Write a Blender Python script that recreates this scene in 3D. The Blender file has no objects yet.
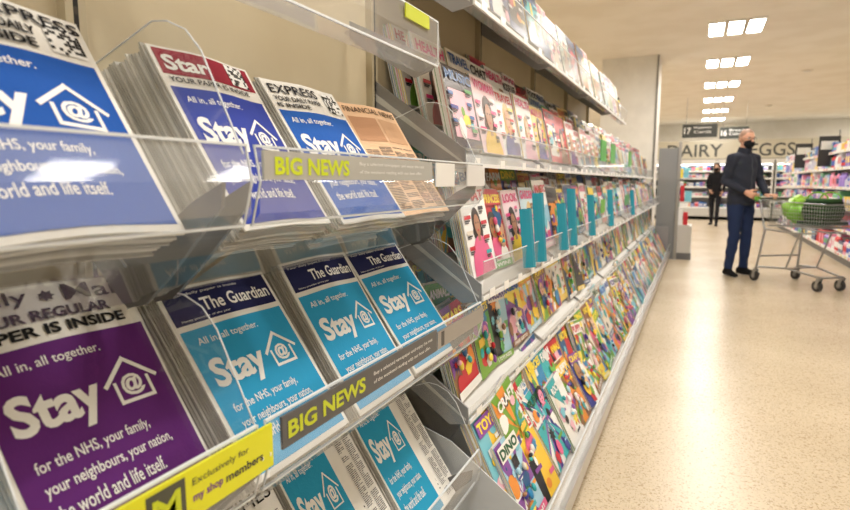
import bpy, bmesh, math, random
from mathutils import Vector, Matrix
random.seed(11)
sc=bpy.context.scene
sc.view_settings.view_transform='Standard'
R=random.uniform
def lin(c):
    return tuple((x/12.92 if x<=.04045 else ((x+.055)/1.055)**2.4) for x in [v/255 for v in c])
# ---------------------------------------------------------------- materials
def newmat(name):
    m=bpy.data.materials.new(name); m.use_nodes=True
    nt=m.node_tree; b=nt.nodes['Principled BSDF']; return m,nt,b
def mat_attr(name,rough=.5,metal=0,spec=.5,bump=0,bscale=200):
    m,nt,b=newmat(name)
    a=nt.nodes.new('ShaderNodeVertexColor'); a.layer_name='Col'
    nt.links.new(a.outputs[0],b.inputs['Base Color'])
    b.inputs['Roughness'].default_value=rough; b.inputs['Metallic'].default_value=metal
    b.inputs['Specular IOR Level'].default_value=spec
    if bump:
        n=nt.nodes.new('ShaderNodeTexNoise'); n.inputs['Scale'].default_value=bscale
        bp=nt.nodes.new('ShaderNodeBump'); bp.inputs['Strength'].default_value=bump; bp.inputs['Distance'].default_value=.002
        nt.links.new(n.outputs[0],bp.inputs['Height']); nt.links.new(bp.outputs[0],b.inputs['Normal'])
    return m
PAPER=mat_attr('newsprint',.75,0,.2,.25,60)
GLOSS=mat_attr('glossy_print',.28,0,.5)
PAINT=mat_attr('painted_metal',.4,0,.5)
METAL=mat_attr('brushed_metal',.32,.85,.5)
CLOTH=mat_attr('cloth',.85,0,.2,.5,90)
SKIN=mat_attr('skin',.5,0,.4)
def noisy(name,c1,c2,scale,rough,spec=.4,detail=4,lo=.4,hi=.6,bump=0):
    m,nt,b=newmat(name)
    tc=nt.nodes.new('ShaderNodeTexCoord'); n=nt.nodes.new('ShaderNodeTexNoise'); n.inputs['Scale'].default_value=scale; n.inputs['Detail'].default_value=detail
    r=nt.nodes.new('ShaderNodeValToRGB'); r.color_ramp.elements[0].position=lo; r.color_ramp.elements[1].position=hi
    r.color_ramp.elements[0].color=(*lin(c1),1); r.color_ramp.elements[1].color=(*lin(c2),1)
    nt.links.new(tc.outputs['Object'],n.inputs['Vector']); nt.links.new(n.outputs[0],r.inputs[0]); nt.links.new(r.outputs[0],b.inputs['Base Color'])
    b.inputs['Roughness'].default_value=rough; b.inputs['Specular IOR Level'].default_value=spec
    return m
WALL=noisy('wall_paint',(238,232,220),(243,238,228),3,.8)
CEIL=noisy('ceiling_paint',(240,232,217),(246,239,226),2,.85)
PANEL=noisy('beige_back_panel',(204,190,160),(212,199,170),2,.5)
WHITE=noisy('white_laminate',(232,230,224),(240,238,232),4,.5)
def floor_mat():
    m,nt,b=newmat('terrazzo_floor'); N=nt.nodes; L=nt.links
    tc=N.new('ShaderNodeTexCoord')
    big=N.new('ShaderNodeTexNoise'); big.inputs['Scale'].default_value=1.3
    r1=N.new('ShaderNodeValToRGB'); r1.color_ramp.elements[0].color=(*lin((206,190,164)),1); r1.color_ramp.elements[1].color=(*lin((220,205,180)),1)
    r1.color_ramp.elements[0].position=.3; r1.color_ramp.elements[1].position=.7
    def speck(scale,lo,hi,dark):
        v=N.new('ShaderNodeTexVoronoi'); v.inputs['Scale'].default_value=scale; L.new(tc.outputs['Object'],v.inputs['Vector'])
        bw=N.new('ShaderNodeSeparateColor'); L.new(v.outputs['Color'],bw.inputs[0])
        r=N.new('ShaderNodeValToRGB'); e=r.color_ramp.elements; r.color_ramp.interpolation='CONSTANT'
        e[0].position=0; e[0].color=(*dark,1); e[1].position=lo; e[1].color=(1,1,1,1); x=e.new(hi); x.color=(1.1,1.1,1.08,1)
        L.new(bw.outputs[0],r.inputs[0]); return r
    s1=speck(210,.12,.82,(.58,.50,.41)); s2=speck(115,.06,.92,(.66,.58,.48))
    mx=N.new('ShaderNodeMix'); mx.data_type='RGBA'; mx.blend_type='MULTIPLY'; mx.inputs[0].default_value=.65
    mx2=N.new('ShaderNodeMix'); mx2.data_type='RGBA'; mx2.blend_type='MULTIPLY'; mx2.inputs[0].default_value=.6
    L.new(tc.outputs['Object'],big.inputs['Vector']); L.new(big.outputs[0],r1.inputs[0])
    L.new(r1.outputs[0],mx.inputs[6]); L.new(s1.outputs[0],mx.inputs[7]); L.new(mx.outputs[2],mx2.inputs[6]); L.new(s2.outputs[0],mx2.inputs[7]); L.new(mx2.outputs[2],b.inputs['Base Color'])
    b.inputs['Roughness'].default_value=.27; b.inputs['Specular IOR Level'].default_value=.45
    return m
FLOOR=floor_mat()
def acrylic(name,tint,haze,hc=(235,238,240)):
    m=bpy.data.materials.new(name); m.use_nodes=True; nt=m.node_tree; N=nt.nodes; L=nt.links; N.clear()
    o=N.new('ShaderNodeOutputMaterial'); t=N.new('ShaderNodeBsdfTransparent'); t.inputs[0].default_value=(*tint,1)
    g=N.new('ShaderNodeBsdfGlossy'); g.inputs['Roughness'].default_value=.06; d=N.new('ShaderNodeBsdfDiffuse'); d.inputs[0].default_value=(*lin(hc),1)
    lw=N.new('ShaderNodeLayerWeight'); p=N.new('ShaderNodeMath'); p.operation='POWER'; p.inputs[1].default_value=3
    q=N.new('ShaderNodeMath'); q.operation='MULTIPLY_ADD'; q.inputs[1].default_value=.5; q.inputs[2].default_value=.05
    m1=N.new('ShaderNodeMixShader'); m1.inputs[0].default_value=haze; m2=N.new('ShaderNodeMixShader')
    L.new(lw.outputs['Facing'],p.inputs[0]); L.new(p.outputs[0],q.inputs[0]); L.new(q.outputs[0],m2.inputs[0])
    L.new(t.outputs[0],m1.inputs[1]); L.new(d.outputs[0],m1.inputs[2]); L.new(m1.outputs[0],m2.inputs[1]); L.new(g.outputs[0],m2.inputs[2]); L.new(m2.outputs[0],o.inputs[0])
    return m
ACR=acrylic('clear_acrylic',(.97,.98,.98),.05)
ACRL=acrylic('clear_acrylic_lip',(.96,.97,.98),.2)
def emis(name,col,s):
    m=bpy.data.materials.new(name); m.use_nodes=True; nt=m.node_tree; nt.nodes.clear()
    o=nt.nodes.new('ShaderNodeOutputMaterial'); e=nt.nodes.new('ShaderNodeEmission'); e.inputs[0].default_value=(*col,1); e.inputs[1].default_value=s
    nt.links.new(e.outputs[0],o.inputs[0]); return m
LAMP=emis('ceiling_lamp_glow',(1,.95,.88),38)
FRLAMP=emis('fridge_lamp_glow',(1,.97,.92),8)
# ---------------------------------------------------------------- mesh builder
class MB:
    def __init__(s): s.v=[];s.f=[];s.c=[];s.m=[];s.mats=[];s.sm=[]
    def mi(s,mat):
        if mat not in s.mats: s.mats.append(mat)
        return s.mats.index(mat)
    def add(s,vs,fs,col,mat,M=None,warp=None,smooth=False):
        k=len(s.v)
        for p in vs:
            if warp: p=(p[0],p[1],p[2]+warp(p[0],p[1]))
            s.v.append(tuple(M@Vector(p)) if M else tuple(p))
        i=s.mi(mat); c=(*lin(col),1)
        for f in fs: s.f.append([k+j for j in f]); s.c.append(c); s.m.append(i); s.sm.append(smooth)
    def rect(s,x0,y0,x1,y1,z,col,mat,M=None,warp=None,nx=1,ny=1):
        vs=[(x0+(x1-x0)*i/nx,y0+(y1-y0)*j/ny,z) for j in range(ny+1) for i in range(nx+1)]
        fs=[(j*(nx+1)+i,j*(nx+1)+i+1,(j+1)*(nx+1)+i+1,(j+1)*(nx+1)+i) for j in range(ny) for i in range(nx)]
        s.add(vs,fs,col,mat,M,warp)
    def box(s,a,b,col,mat,M=None,top=None):
        x0,y0,z0=a;x1,y1,z1=b
        vs=[(x0,y0,z0),(x1,y0,z0),(x1,y1,z0),(x0,y1,z0),(x0,y0,z1),(x1,y0,z1),(x1,y1,z1),(x0,y1,z1)]
        s.add(vs,[(0,3,2,1),(4,5,6,7),(0,1,5,4),(1,2,6,5),(2,3,7,6),(3,0,4,7)],col,mat,M)
    def poly(s,pts,col,mat,M=None,warp=None): s.add(pts,[tuple(range(len(pts)))],col,mat,M,warp)
    def disc(s,x,y,rx,ry,z,col,mat,M=None,n=14,star=0,warp=None,clip=None):
        pts=[]
        for i in range(n):
            a=2*math.pi*i/n; k=1 if (not star or i%2==0) else star
            px=x+rx*k*math.cos(a);py=y+ry*k*math.sin(a)
            if clip: px=min(max(px,clip[0]),clip[2]);py=min(max(py,clip[1]),clip[3])
            pts.append((px,py,z))
        s.poly(pts,col,mat,M,warp)
    def prism_xz(s,pts,y0,y1,col,mat):
        n=len(pts); vs=[(p[0],y0,p[1]) for p in pts]+[(p[0],y1,p[1]) for p in pts]
        fs=[tuple(range(n)),tuple(range(2*n-1,n-1,-1))]+[(i,n+i,n+(i+1)%n,(i+1)%n) for i in range(n)]
        s.add(vs,fs,col,mat)
    def tube(s,a,b,r,col,mat,n=6,r2=None,M=None):
        a=Vector(a);b=Vector(b);d=(b-a)
        if d.length<1e-6: return
        d.normalize(); u=d.orthogonal().normalized(); w=d.cross(u); r2=r if r2 is None else r2
        vs=[tuple(a+(u*math.cos(2*math.pi*i/n)+w*math.sin(2*math.pi*i/n))*r) for i in range(n)]+[tuple(b+(u*math.cos(2*math.pi*i/n)+w*math.sin(2*math.pi*i/n))*r2) for i in range(n)]
        s.add(vs,[(i,(i+1)%n,n+(i+1)%n,n+i) for i in range(n)],col,mat,M,None,True)
        s.add(vs[:n],[tuple(range(n-1,-1,-1))],col,mat,M); s.add(vs[n:],[tuple(range(n))],col,mat,M)
    def path(s,pts,r,col,mat,n=6,M=None):
        for i in range(len(pts)-1): s.tube(pts[i],pts[i+1],r,col,mat,n,None,M)
    def stroke(s,pts,th,z,col,mat,M,warp):
        for i in range(len(pts)-1):
            a=Vector((*pts[i],0));b=Vector((*pts[i+1],0));d=(b-a).normalized();nn=Vector((-d.y,d.x,0))*th/2;a=a-d*th/2;b=b+d*th/2
            s.poly([(a.x+nn.x,a.y+nn.y,z),(a.x-nn.x,a.y-nn.y,z),(b.x-nn.x,b.y-nn.y,z),(b.x+nn.x,b.y+nn.y,z)],col,mat,M,warp)
    def text(s,t,x,y,w,h,z,col,mat,M=None,warp=None,bold=.0,align='l'):
        vs,fs,W,H=textgeo(t,bold)
        if W==0: return
        if w is None: k=h/H; kx=ky=k
        elif h is None: kx=ky=w/W
        else: kx=w/W; ky=h/H
        if align=='c': x-=W*kx/2
        s.add([(x+a*kx,y+b*ky,z) for a,b in vs],fs,col,mat,M,warp)
    def build(s,name,parent=None,loc=None,rotz=0):
        me=bpy.data.meshes.new(name); me.from_pydata(s.v,[],s.f)
        for m in s.mats: me.materials.append(m)
        me.polygons.foreach_set('material_index',s.m); me.polygons.foreach_set('use_smooth',s.sm)
        at=me.color_attributes.new('Col','FLOAT_COLOR','CORNER'); buf=[]
        for p,c in zip(s.f,s.c): buf.extend(c*len(p))
        at.data.foreach_set('color',buf); me.update()
        o=bpy.data.objects.new(name,me); sc.collection.objects.link(o)
        if parent: o.parent=parent
        if loc: o.location=loc
        o.rotation_euler[2]=rotz
        return o
_tc={}
def textgeo(t,bold):
    k=(t,bold)
    if k in _tc: return _tc[k]
    cu=bpy.data.curves.new('t','FONT'); cu.body=t; cu.size=1; cu.offset=bold; cu.resolution_u=3
    o=bpy.data.objects.new('t',cu); sc.collection.objects.link(o)
    dg=bpy.context.evaluated_depsgraph_get(); me=o.evaluated_get(dg).to_mesh()
    vs=[(v.co.x,v.co.y) for v in me.vertices]; fs=[tuple(p.vertices) for p in me.polygons]
    o.evaluated_get(dg).to_mesh_clear(); bpy.data.objects.remove(o); bpy.data.curves.remove(cu)
    if not vs: r=([],[],0,0)
    else:
        x0=min(v[0] for v in vs);y0=min(v[1] for v in vs);x1=max(v[0] for v in vs);y1=max(v[1] for v in vs)
        r=([(a-x0,b-y0) for a,b in vs],fs,x1-x0,y1-y0)
    _tc[k]=r; return r
def empty(name):
    e=bpy.data.objects.new(name,None); sc.collection.objects.link(e); e.empty_display_size=.1; return e
def planeM(o,up,roll=0):
    X=Vector((0,1,0)); Y=Vector((up[0],0,up[1])).normalized(); Z=X.cross(Y)
    m=Matrix(((X.x,Y.x,Z.x,o[0]),(X.y,Y.y,Z.y,o[1]),(X.z,Y.z,Z.z,o[2]),(0,0,0,1)))
    if roll: m=m@Matrix.Rotation(roll,4,'Z')
    return m
def ell(c,r,n=14):
    vs=[];fs=[]
    for j in range(1,n):
        t=math.pi*j/n
        for k in range(n*2):
            a=math.pi*k/n; vs.append((c[0]+r[0]*math.sin(t)*math.cos(a),c[1]+r[1]*math.sin(t)*math.sin(a),c[2]-r[2]*math.cos(t)))
    m=n*2
    for j in range(n-2):
        for k in range(m): fs.append((j*m+k,j*m+(k+1)%m,(j+1)*m+(k+1)%m,(j+1)*m+k))
    b=len(vs); vs.append((c[0],c[1],c[2]-r[2])); vs.append((c[0],c[1],c[2]+r[2]))
    for k in range(m): fs.append((b,(k+1)%m,k)); fs.append((b+1,(n-2)*m+k,(n-2)*m+(k+1)%m))
    return vs,fs
# ---------------------------------------------------------------- room
def slab(name,a,b,mat):
    mb=MB(); mb.box(a,b,(200,200,200),mat); return mb.build(name)
XL,XR,YB,YF,CH=-7,8,-4,21.5,3.08
slab('floor',(XL,YB,-.1),(XR,YF,0),FLOOR)
slab('ceiling',(XL,YB,CH),(XR,YF,CH+.1),CEIL)
slab('wall_left',(XL-.1,YB,0),(XL,YF,CH),WALL)
slab('wall_right',(XR,YB,0),(XR+.1,YF,CH),WALL)
slab('wall_far',(XL,YF,0),(XR,YF+.1,CH),WALL)
slab('wall_near',(XL,YB-.1,0),(XR,YB,CH),WALL)
slab('baseboard_far',(XL,YF-.02,0),(XR,YF,.12),WHITE)
slab('baseboard_left',(XL,YB,0),(XL+.02,YF,.12),WHITE)
slab('baseboard_right',(XR-.02,YB,0),(XR,YF,.12),WHITE)
mb=MB(); mb.box((-1.47,9.6,0),(-.64,10.4,CH),(240,238,232),WHITE)
mb.box((-1.49,9.58,0),(-.62,10.42,.15),(120,120,120),PAINT)
mb.box((-.66,9.59,0),(-.63,9.62,CH),(150,150,148),METAL)
mb.build('pillar')
def lampgroup(x,y):
    mb=MB()
    for i in (-1,0,1):
        cx=x+i*.215
        for a,b,c,d in ((-.095,-.33,-.08,.33),(.08,-.33,.095,.33),(-.095,-.345,.095,-.33),(-.095,.33,.095,.345)):
            mb.box((cx+a,y+b,CH-.025),(cx+c,y+d,CH),(235,232,225),PAINT)
        mb.add([(cx-.08,y-.33,CH-.01),(cx-.08,y+.33,CH-.01),(cx+.08,y+.33,CH-.01),(cx+.08,y-.33,CH-.01)],[(0,1,2,3)],(255,255,255),LAMP)
    return mb.build('ceiling_lamp')
for k in range(-4,6):
    y=8.3+2.3*k
    if y<-3.5: continue
    lampgroup(.32,y); lampgroup(4.4,y); lampgroup(-3.6,y)
for x,y in ((1.6,12),(2.2,5.6),(1.5,17)):
    mb=MB(); mb.tube((x,y,CH-.012),(x,y,CH),.09,(225,215,198),PAINT,20); mb.tube((x,y,CH-.03),(x,y,CH-.012),.05,(238,234,226),PAINT,16); mb.build('smoke_detector')
# ---------------------------------------------------------------- newspapers
WT=(246,246,244)
def stay_panel(mb,M,wp,x0,y0,x1,y1,col,z=.0008):
    w=x1-x0;h=y1-y0
    mb.rect(x0,y0,x1,y1,z,col,PAPER,M,wp,8,10); z+=.0007
    mb.text('All in, all together.',x0+.09*w,y1-.13*h,.56*w,.065*h,z,WT,PAPER,M,wp,.008)
    mb.text('Stay',x0+.07*w,y0+.52*h,.47*w,.26*h,z,WT,PAPER,M,wp,.035)
    hx=x0+.60*w;hy=y0+.57*h;hw=.3*w;hh=.24*h
    P=[(hx+hw*.12,hy+hh*.45),(hx+hw*.12,hy),(hx+hw*.88,hy),(hx+hw*.88,hy+hh*.45)]
    mb.stroke(P,.022*w,z,WT,PAPER,M,wp); mb.stroke([(hx-.02*w,hy+hh*.45),(hx+hw*.5,hy+hh),(hx+hw+.02*w,hy+hh*.45)],.026*w,z+.0002,WT,PAPER,M,wp)
    mb.text('@',hx+hw*.24,hy+hh*.1,hw*.52,hh*.52,z,WT,PAPER,M,wp,.035)
    for i,t in enumerate(('for the NHS, your family,','your neighbours, your nation,','the world and life itself.')):
        W=(.64,.74,.62)[i]*w
        mb.text(t,x0+.09*w,y0+(.385-.11*i)*h,W,.074*h,z,WT,PAPER,M,wp,.01)
def newsprint(mb,M,wp,x0,y0,x1,y1,cols=2,z=.0012):
    cw=(x1-x0)/cols
    for c in range(cols):
        y=y1-.004; a=x0+c*cw+.004; b=x0+(c+1)*cw-.004
        while y>y0+.003:
            if R(0,1)<.06: y-=.008; continue
            e=b if R(0,1)<.8 else a+(b-a)*R(.4,.9); g=a+(e-a)*R(.3,.7)
            mb.rect(a,y-.0016,g,y,z,(95,95,98),PAPER,M,wp); mb.rect(g+.002,y-.0016,e,y,z,(95,95,98),PAPER,M,wp); y-=.0042
def newspaper(row_dz,y0,w,L,T,kind,dx=0,tilt=0,fan=.022):
    mb=MB(); up=(-.195,.275)
    M0=planeM((-.555+dx,y0,1.088+row_dz),up,tilt)
    ph=R(0,6);am=R(.001,.003);curl=R(.003,.010)*(1 if R(0,1)<.7 else -1)
    wp=lambda x,y: am*math.sin(x*17+ph)+curl*(max(y,0)/L)**2-.004*math.cos(x/w*6.28)
    n=max(6,int(T/.0042))
    for i in range(n):
        z1=-T*i/n; z0=z1-T/n*.66; jx=-fan*i/n+R(-.0025,.0025) if i else 0; jy=R(-.005,.006) if i else 0
        cc=R(180,230); nx=6;ny=7
        g=[];N=(nx+1)*(ny+1)
        for z in (z0,z1):
            for j in range(ny+1):
                for k in range(nx+1):
                    x=w*k/nx;y=L*j/ny; g.append((x+jx,y+jy,z+wp(x,y)))
        fs=[]
        idx=lambda l,j,k:l*N+j*(nx+1)+k
        for j in range(ny):
            for k in range(nx): fs.append((idx(1,j,k),idx(1,j,k+1),idx(1,j+1,k+1),idx(1,j+1,k)))
            fs.append((idx(0,j,0),idx(1,j,0),idx(1,j+1,0),idx(0,j+1,0))); fs.append((idx(0,j,nx),idx(0,j+1,nx),idx(1,j+1,nx),idx(1,j,nx)))
        for k in range(nx):
            fs.append((idx(0,ny,k),idx(1,ny,k),idx(1,ny,k+1),idx(0,ny,k+1))); fs.append((idx(0,0,k),idx(0,0,k+1),idx(1,0,k+1),idx(1,0,k)))
            if i==n-1:
                for j in range(ny): fs.append((idx(0,j,k),idx(0,j+1,k),idx(0,j+1,k+1),idx(0,j,k+1)))
        mb.add(g,fs,(cc,cc-3,cc-10) if i else (238,236,230),PAPER,M0)
    M=M0
    def tx(t,x,y,W,H,c=(25,25,28),b=.02,zz=.0022): mb.text(t,x*w,y*L,W*w,H*L,zz,c,PAPER,M,wp,b)
    def rc(a,b,c,d,col,zz=.001): mb.rect(a*w,b*L,c*w,d*L,zz,col,PAPER,M,wp,8,3)
    def qr(a,b,s,n=9):
        mb.rect(w*a,L*b,w*a+s,L*b+s,.0016,WT,PAPER,M,wp); e=s/n
        for i in range(n):
            for j in range(n):
                if R(0,1)<.52: mb.rect(w*a+e*i,L*b+e*j,w*a+e*i+e*.9,L*b+e*j+e*.9,.0022,(30,30,30),PAPER,M,wp)
    if kind=='express':
        tx('DAILY EXPRESS',.02,.92,.96,.055,(40,40,45),.015); tx('YOUR FAVOURITE DAILY',.03,.855,.70,.045,b=.035); tx('PAPER IS INSIDE',.03,.795,.68,.045,b=.035)
        qr(.78,.80,.045)
        stay_panel(mb,M,wp,.03*w,.03*L,.97*w,.77*L,(28,84,170))
    elif kind=='mail':
        tx('Daily',.03,.915,.36,.07,(25,25,28),.012); tx('Mail',.58,.915,.38,.07,(25,25,28),.012)
        mb.disc(.485*w,.945*L,.05*w,.025*L,.0022,(60,60,65),PAPER,M,14,.6,wp)
        tx('YOUR REGULAR',.03,.85,.8,.045,b=.035); tx('PAPER IS INSIDE',.03,.79,.86,.045,b=.035)
        stay_panel(mb,M,wp,.02*w,.02*L,.98*w,.765*L,(96,38,116))
    elif kind=='guardian':
        rc(.03,.80,.97,.985,(34,38,84)); tx('Your daily paper is inside',.06,.945,.6,.018,WT,.0); tx('The Guardian',.28,.845,.66,.075,WT,.02)
        tx('News provider of the year',.08,.81,.4,.014,WT,0)
        stay_panel(mb,M,wp,.03*w,.03*L,.97*w,.77*L,(46,160,210))
    elif kind=='blue':
        tx('EXPRESS',.05,.90,.6,.065,(40,40,48),.01); tx('YOUR DAILY PAPER',.05,.845,.6,.035); tx('IS INSIDE',.05,.80,.4,.03); qr(.75,.81,.05)
        stay_panel(mb,M,wp,.03*w,.03*L,.97*w,.78*L,(32,92,180))
    elif kind=='red':
        rc(.03,.84,.97,.985,(150,40,58)); tx('Star',.07,.862,.40,.09,WT,.03); qr(.70,.85,.042)
        tx('YOUR PAPER IS INSIDE',.05,.795,.8,.03)
        stay_panel(mb,M,wp,.03*w,.03*L,.97*w,.77*L,(50,66,158))
    elif kind=='pink':
        rc(0.0,0.0,1,1,(233,196,160),.0008); tx('FINANCIAL NEWS',.04,.92,.92,.05,(60,40,30),.0)
        newsprint(mb,M,wp,.03*w,.03*L,.97*w,.62*L,4,.002); rc(.05,.66,.5,.88,(196,150,116),.0016); rc(.55,.66,.95,.88,(214,172,136),.0016)
    elif kind=='times':
        tx('THE TIMES',.04,.87,.92,.08,(25,25,28),.0); tx('Thursday',.35,.83,.3,.02)
        newsprint(mb,M,wp,.03*w,.03*L,.97*w,.8*L,3,.002)
    elif kind=='split':
        stay_panel(mb,M,wp,.02*w,.02*L,.56*w,.97*L,(44,158,200))
        Mr=M@Matrix.Translation((.66*w,.05*L,0))@Matrix.Rotation(math.pi/2,4,'Z')
        mb.text('The Daily Telegraph',0,-.035*w,L*.9,.11*w,.0045,(30,30,30),PAPER,Mr,None,.006)
        newsprint(mb,M,wp,.7*w,.03*L,.98*w,.97*L,2,.002)
    return mb.build('newspaper_stack')
newspaper(.014,-.05,.25,.32,.05,'blue'); newspaper(.016,.24,.255,.315,.055,'express')
newspaper(.006,.60,.21,.322,.075,'red',-.006,0,.03); newspaper(.0,.838,.235,.322,.075,'blue',0,0,.028); newspaper(0,1.098,.255,.305,.05,'pink',-.02)
newspaper(-.355,.05,.24,.34,.05,'guardian',-.03); newspaper(-.345,.328,.24,.338,.05,'mail',-.035); newspaper(-.37,.60,.25,.335,.075,'guardian',-.004,0,.026)
newspaper(-.37,.882,.236,.338,.075,'guardian',0,0,.026); newspaper(-.37,1.142,.262,.338,.05,'guardian',-.01,0,.018)
newspaper(-.775,.0,.26,.335,.05,'times'); newspaper(-.775,.30,.25,.33,.04,'times'); newspaper(-.775,.58,.24,.335,.05,'times',0)
newspaper(-.775,.845,.25,.335,.06,'split'); newspaper(-.775,1.125,.265,.34,.06,'split')
# ---------------------------------------------------------------- gondola (long shelving unit on the left)
GY0,GY1=-2.9,9.2; HY=4.95
BAYS=[.57+.87*k for k in range(-4,11) if GY0<=.57+.87*k<=GY1]
gon=empty('magazine_shelving_unit')
mb=MB(); mb.box((-.93,GY0,.0),(-.865,HY,1.88),(216,202,174),PANEL); mb.box((-.94,GY0,1.88),(-.85,HY,1.90),(205,200,190),PAINT)
mb.box((-.93,HY,.0),(-.865,GY1,1.46),(216,202,174),PANEL); mb.box((-.94,HY,1.46),(-.85,GY1,1.48),(205,200,190),PAINT); mb.build('back_panel',gon)
mb=MB()
for y in BAYS:
    top=1.88 if y<HY else 1.46
    mb.box((-.865,y-.016,.1),(-.845,y+.016,top),(190,178,150),PAINT)
    mb.box((-.8452,y-.004,.15),(-.8449,y+.004,top-.02),(60,54,46),PAINT)
    z=.2
    while z<top-.03: mb.box((-.8448,y-.0035,z),(-.8444,y+.0035,z+.03),(22,20,18),PAINT); z+=.042
mb.box((-.86,GY0,0),(-.345,GY1,.09),(120,120,118),PAINT)
mb.box((-.86,GY0,.09),(-.335,GY1,.12),(200,200,198),PAINT)
mb.box((-.338,GY0,.085),(-.318,GY1,.15),(190,190,188),METAL)
mb.box((-.93,GY1-.02,0),(-.36,GY1,.5),(150,150,152),PAINT); 
mb.build('posts_and_base',gon)
ac=MB(); lp=MB(); ed=MB(); st=MB()
EDG=(226,232,236)
def xz_sheet(b,pts,y0,y1,mat,col=(255,255,255)):
    for i in range(len(pts)-1):
        a,c=pts[i],pts[i+1]; b.add([(a[0],y0,a[1]),(a[0],y1,a[1]),(c[0],y1,c[1]),(c[0],y0,c[1])],[(0,1,2,3)],col,mat)
BR=(104,103,102)
for row,dz in enumerate((0,-.362,-.775)):
    zt=1.205+dz
    for (a,b) in ((-2.05,-1.19),(-1.17,-.32),(-.30,.545),(.56,1.40)):
        xz_sheet(lp,[(-.505,zt),(-.497,zt-.045),(-.50,zt-.085),(-.515,zt-.10)],a,b,ACRL)
        xz_sheet(ac,[(-.515,zt-.10),(-.545,1.070+dz),(-.655,1.005+dz),(-.835,1.25+dz)],a,b,ACR)
        ed.box((-.507,a,zt-.0015),(-.502,b,zt+.0015),EDG,PAINT)
        ed.box((-.517,a,zt-.1015),(-.512,b,zt-.0985),EDG,PAINT)
        for e in (a,b): ed.tube((-.505,e,zt),(-.497,e,zt-.045),.0015,EDG,PAINT,4); ed.tube((-.497,e,zt-.045),(-.513,e,zt-.10),.0015,EDG,PAINT,4)
        for e in (a-.006,b-.035):
            st.prism_xz([(-.508,zt-.045),(-.512,zt-.075),(-.60,1.045+dz),(-.655,.998+dz),(-.690,.990+dz),(-.712,1.008+dz),(-.71,1.03+dz),(-.62,1.095+dz),(-.56,1.135+dz)] ,e-.003,e+.003,BR,PAINT)
            st.prism_xz([(-.69,1.045+dz),(-.70,.995+dz),(-.85,1.14+dz),(-.85,1.20+dz)],e-.002,e+.002,BR,PAINT)
    for y in (-.85,-.31,.27,.552,1.405) if row else (-.85,-.31,.548,1.40):
        P=[(-.512,zt-.01),(-.575,zt+.12),(-.60,zt+.148),(-.632,zt+.162),(-.66,zt+.165),(-.78,zt+.12),(-.80,zt+.10),(-.80,zt+.0),(-.66,zt-.17)]
        ac.add([(p[0],y,p[1]) for p in P],[tuple(range(len(P)))],(255,255,255),ACR)
        ed.path([(p[0],y,p[1]) for p in P[:6]],.0012,EDG,PAINT,4)
ac.build('acrylic_trays',gon); lp.build('acrylic_lips',gon)
ts=MB()
for (a,b) in ((-1.17,-.32),(-.30,.55),(.57,1.33)):
    xz_sheet(ts,[(-.60,1.55),(-.592,1.49),(-.60,1.445)],a,b,ACRL); xz_sheet(ts,[(-.60,1.445),(-.64,1.43),(-.85,1.56)],a,b,ACRL)
    ed.box((-.602,a,1.548),(-.598,b,1.552),EDG,PAINT); ed.box((-.602,a,1.443),(-.598,b,1.447),EDG,PAINT)
    for e in (a+.01,b-.01): st.prism_xz([(-.60,1.46),(-.61,1.435),(-.66,1.42),(-.85,1.53),(-.85,1.58)],e-.002,e+.002,(160,160,160),PAINT)
    ed.tube((-.60,b,1.55),(-.60,b,1.445),.002,EDG,PAINT,4)
ts.build('acrylic_top_tray',gon)
ed.build('acrylic_edges',gon)
def VM(x,y,z,dx=0): return planeM((x,y,z),(dx,1))
LIME=(196,208,32)
lb=MB()
M=VM(-.4965,.585,.793); lb.box((0,0,-.004),(.515,.047,0),(84,84,86),GLOSS,M)
lb.text('BIG NEWS',.012,.011,.205,.026,.0006,LIME,GLOSS,M,None,.03)
lb.text('Buy a selected newspaper and enjoy the rest',.245,.027,.245,.0085,.0006,WT,GLOSS,M,None,0); lb.text('of the weekend reading with our best offer.',.245,.012,.235,.0085,.0006,WT,GLOSS,M,None,0)
M=VM(-.4965,.255,.793); lb.box((0,-.012,-.004),(.31,.047,0),(222,222,30),GLOSS,M)
lb.text('Exclusively for',.175,.024,.09,.011,.0006,(60,60,60),GLOSS,M,None,0); lb.text('members',.225,.005,.065,.011,.0006,(60,60,60),GLOSS,M,None,.02); lb.text('my shop',.175,.004,.045,.013,.0006,(120,60,140),GLOSS,M,None,.02)
lb.box((.115,-.006,0),(.165,.042,.0005),(70,72,60),GLOSS,M); lb.text('M',.122,.004,.036,.03,.001,LIME,GLOSS,M,None,.02)
M=VM(-.4965,1.105,.793); lb.box((0,0,-.003),(.295,.04,0),(178,178,180),METAL,M)
lb.box((.02,.004,0),(.035,.036,.0006),(60,60,62),GLOSS,M)
M=VM(-.4945,.565,1.163); lb.box((0,0,-.004),(.505,.037,0),(176,176,170),GLOSS,M)
lb.text('BIG NEWS',.02,.006,.175,.024,.0006,(206,222,30),GLOSS,M,None,.035)
lb.text('Buy a selected newspaper and enjoy the rest',.225,.022,.24,.007,.0006,WT,GLOSS,M,None,0); lb.text('of the weekend reading with our best offer.',.225,.009,.23,.007,.0006,WT,GLOSS,M,None,0)
M=VM(-.4945,1.09,1.15); lb.box((.0,0,-.003),(.10,.05,0),(236,236,232),GLOSS,M); lb.box((.18,0,-.003),(.30,.05,0),(226,226,224),GLOSS,M)
M=VM(-.59,1.14,1.515); lb.box((0,0,-.003),(.12,.03,0),LIME,GLOSS,M)
for yy in (-.9,-.25): 
    M=VM(-.4965,yy,.793); lb.box((0,0,-.004),(.4,.047,0),(84,84,86),GLOSS,M); lb.text('BIG NEWS',.012,.013,.205,.023,.0006,LIME,GLOSS,M,None,.025)
lb.build('shelf_labels',gon); 
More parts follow.
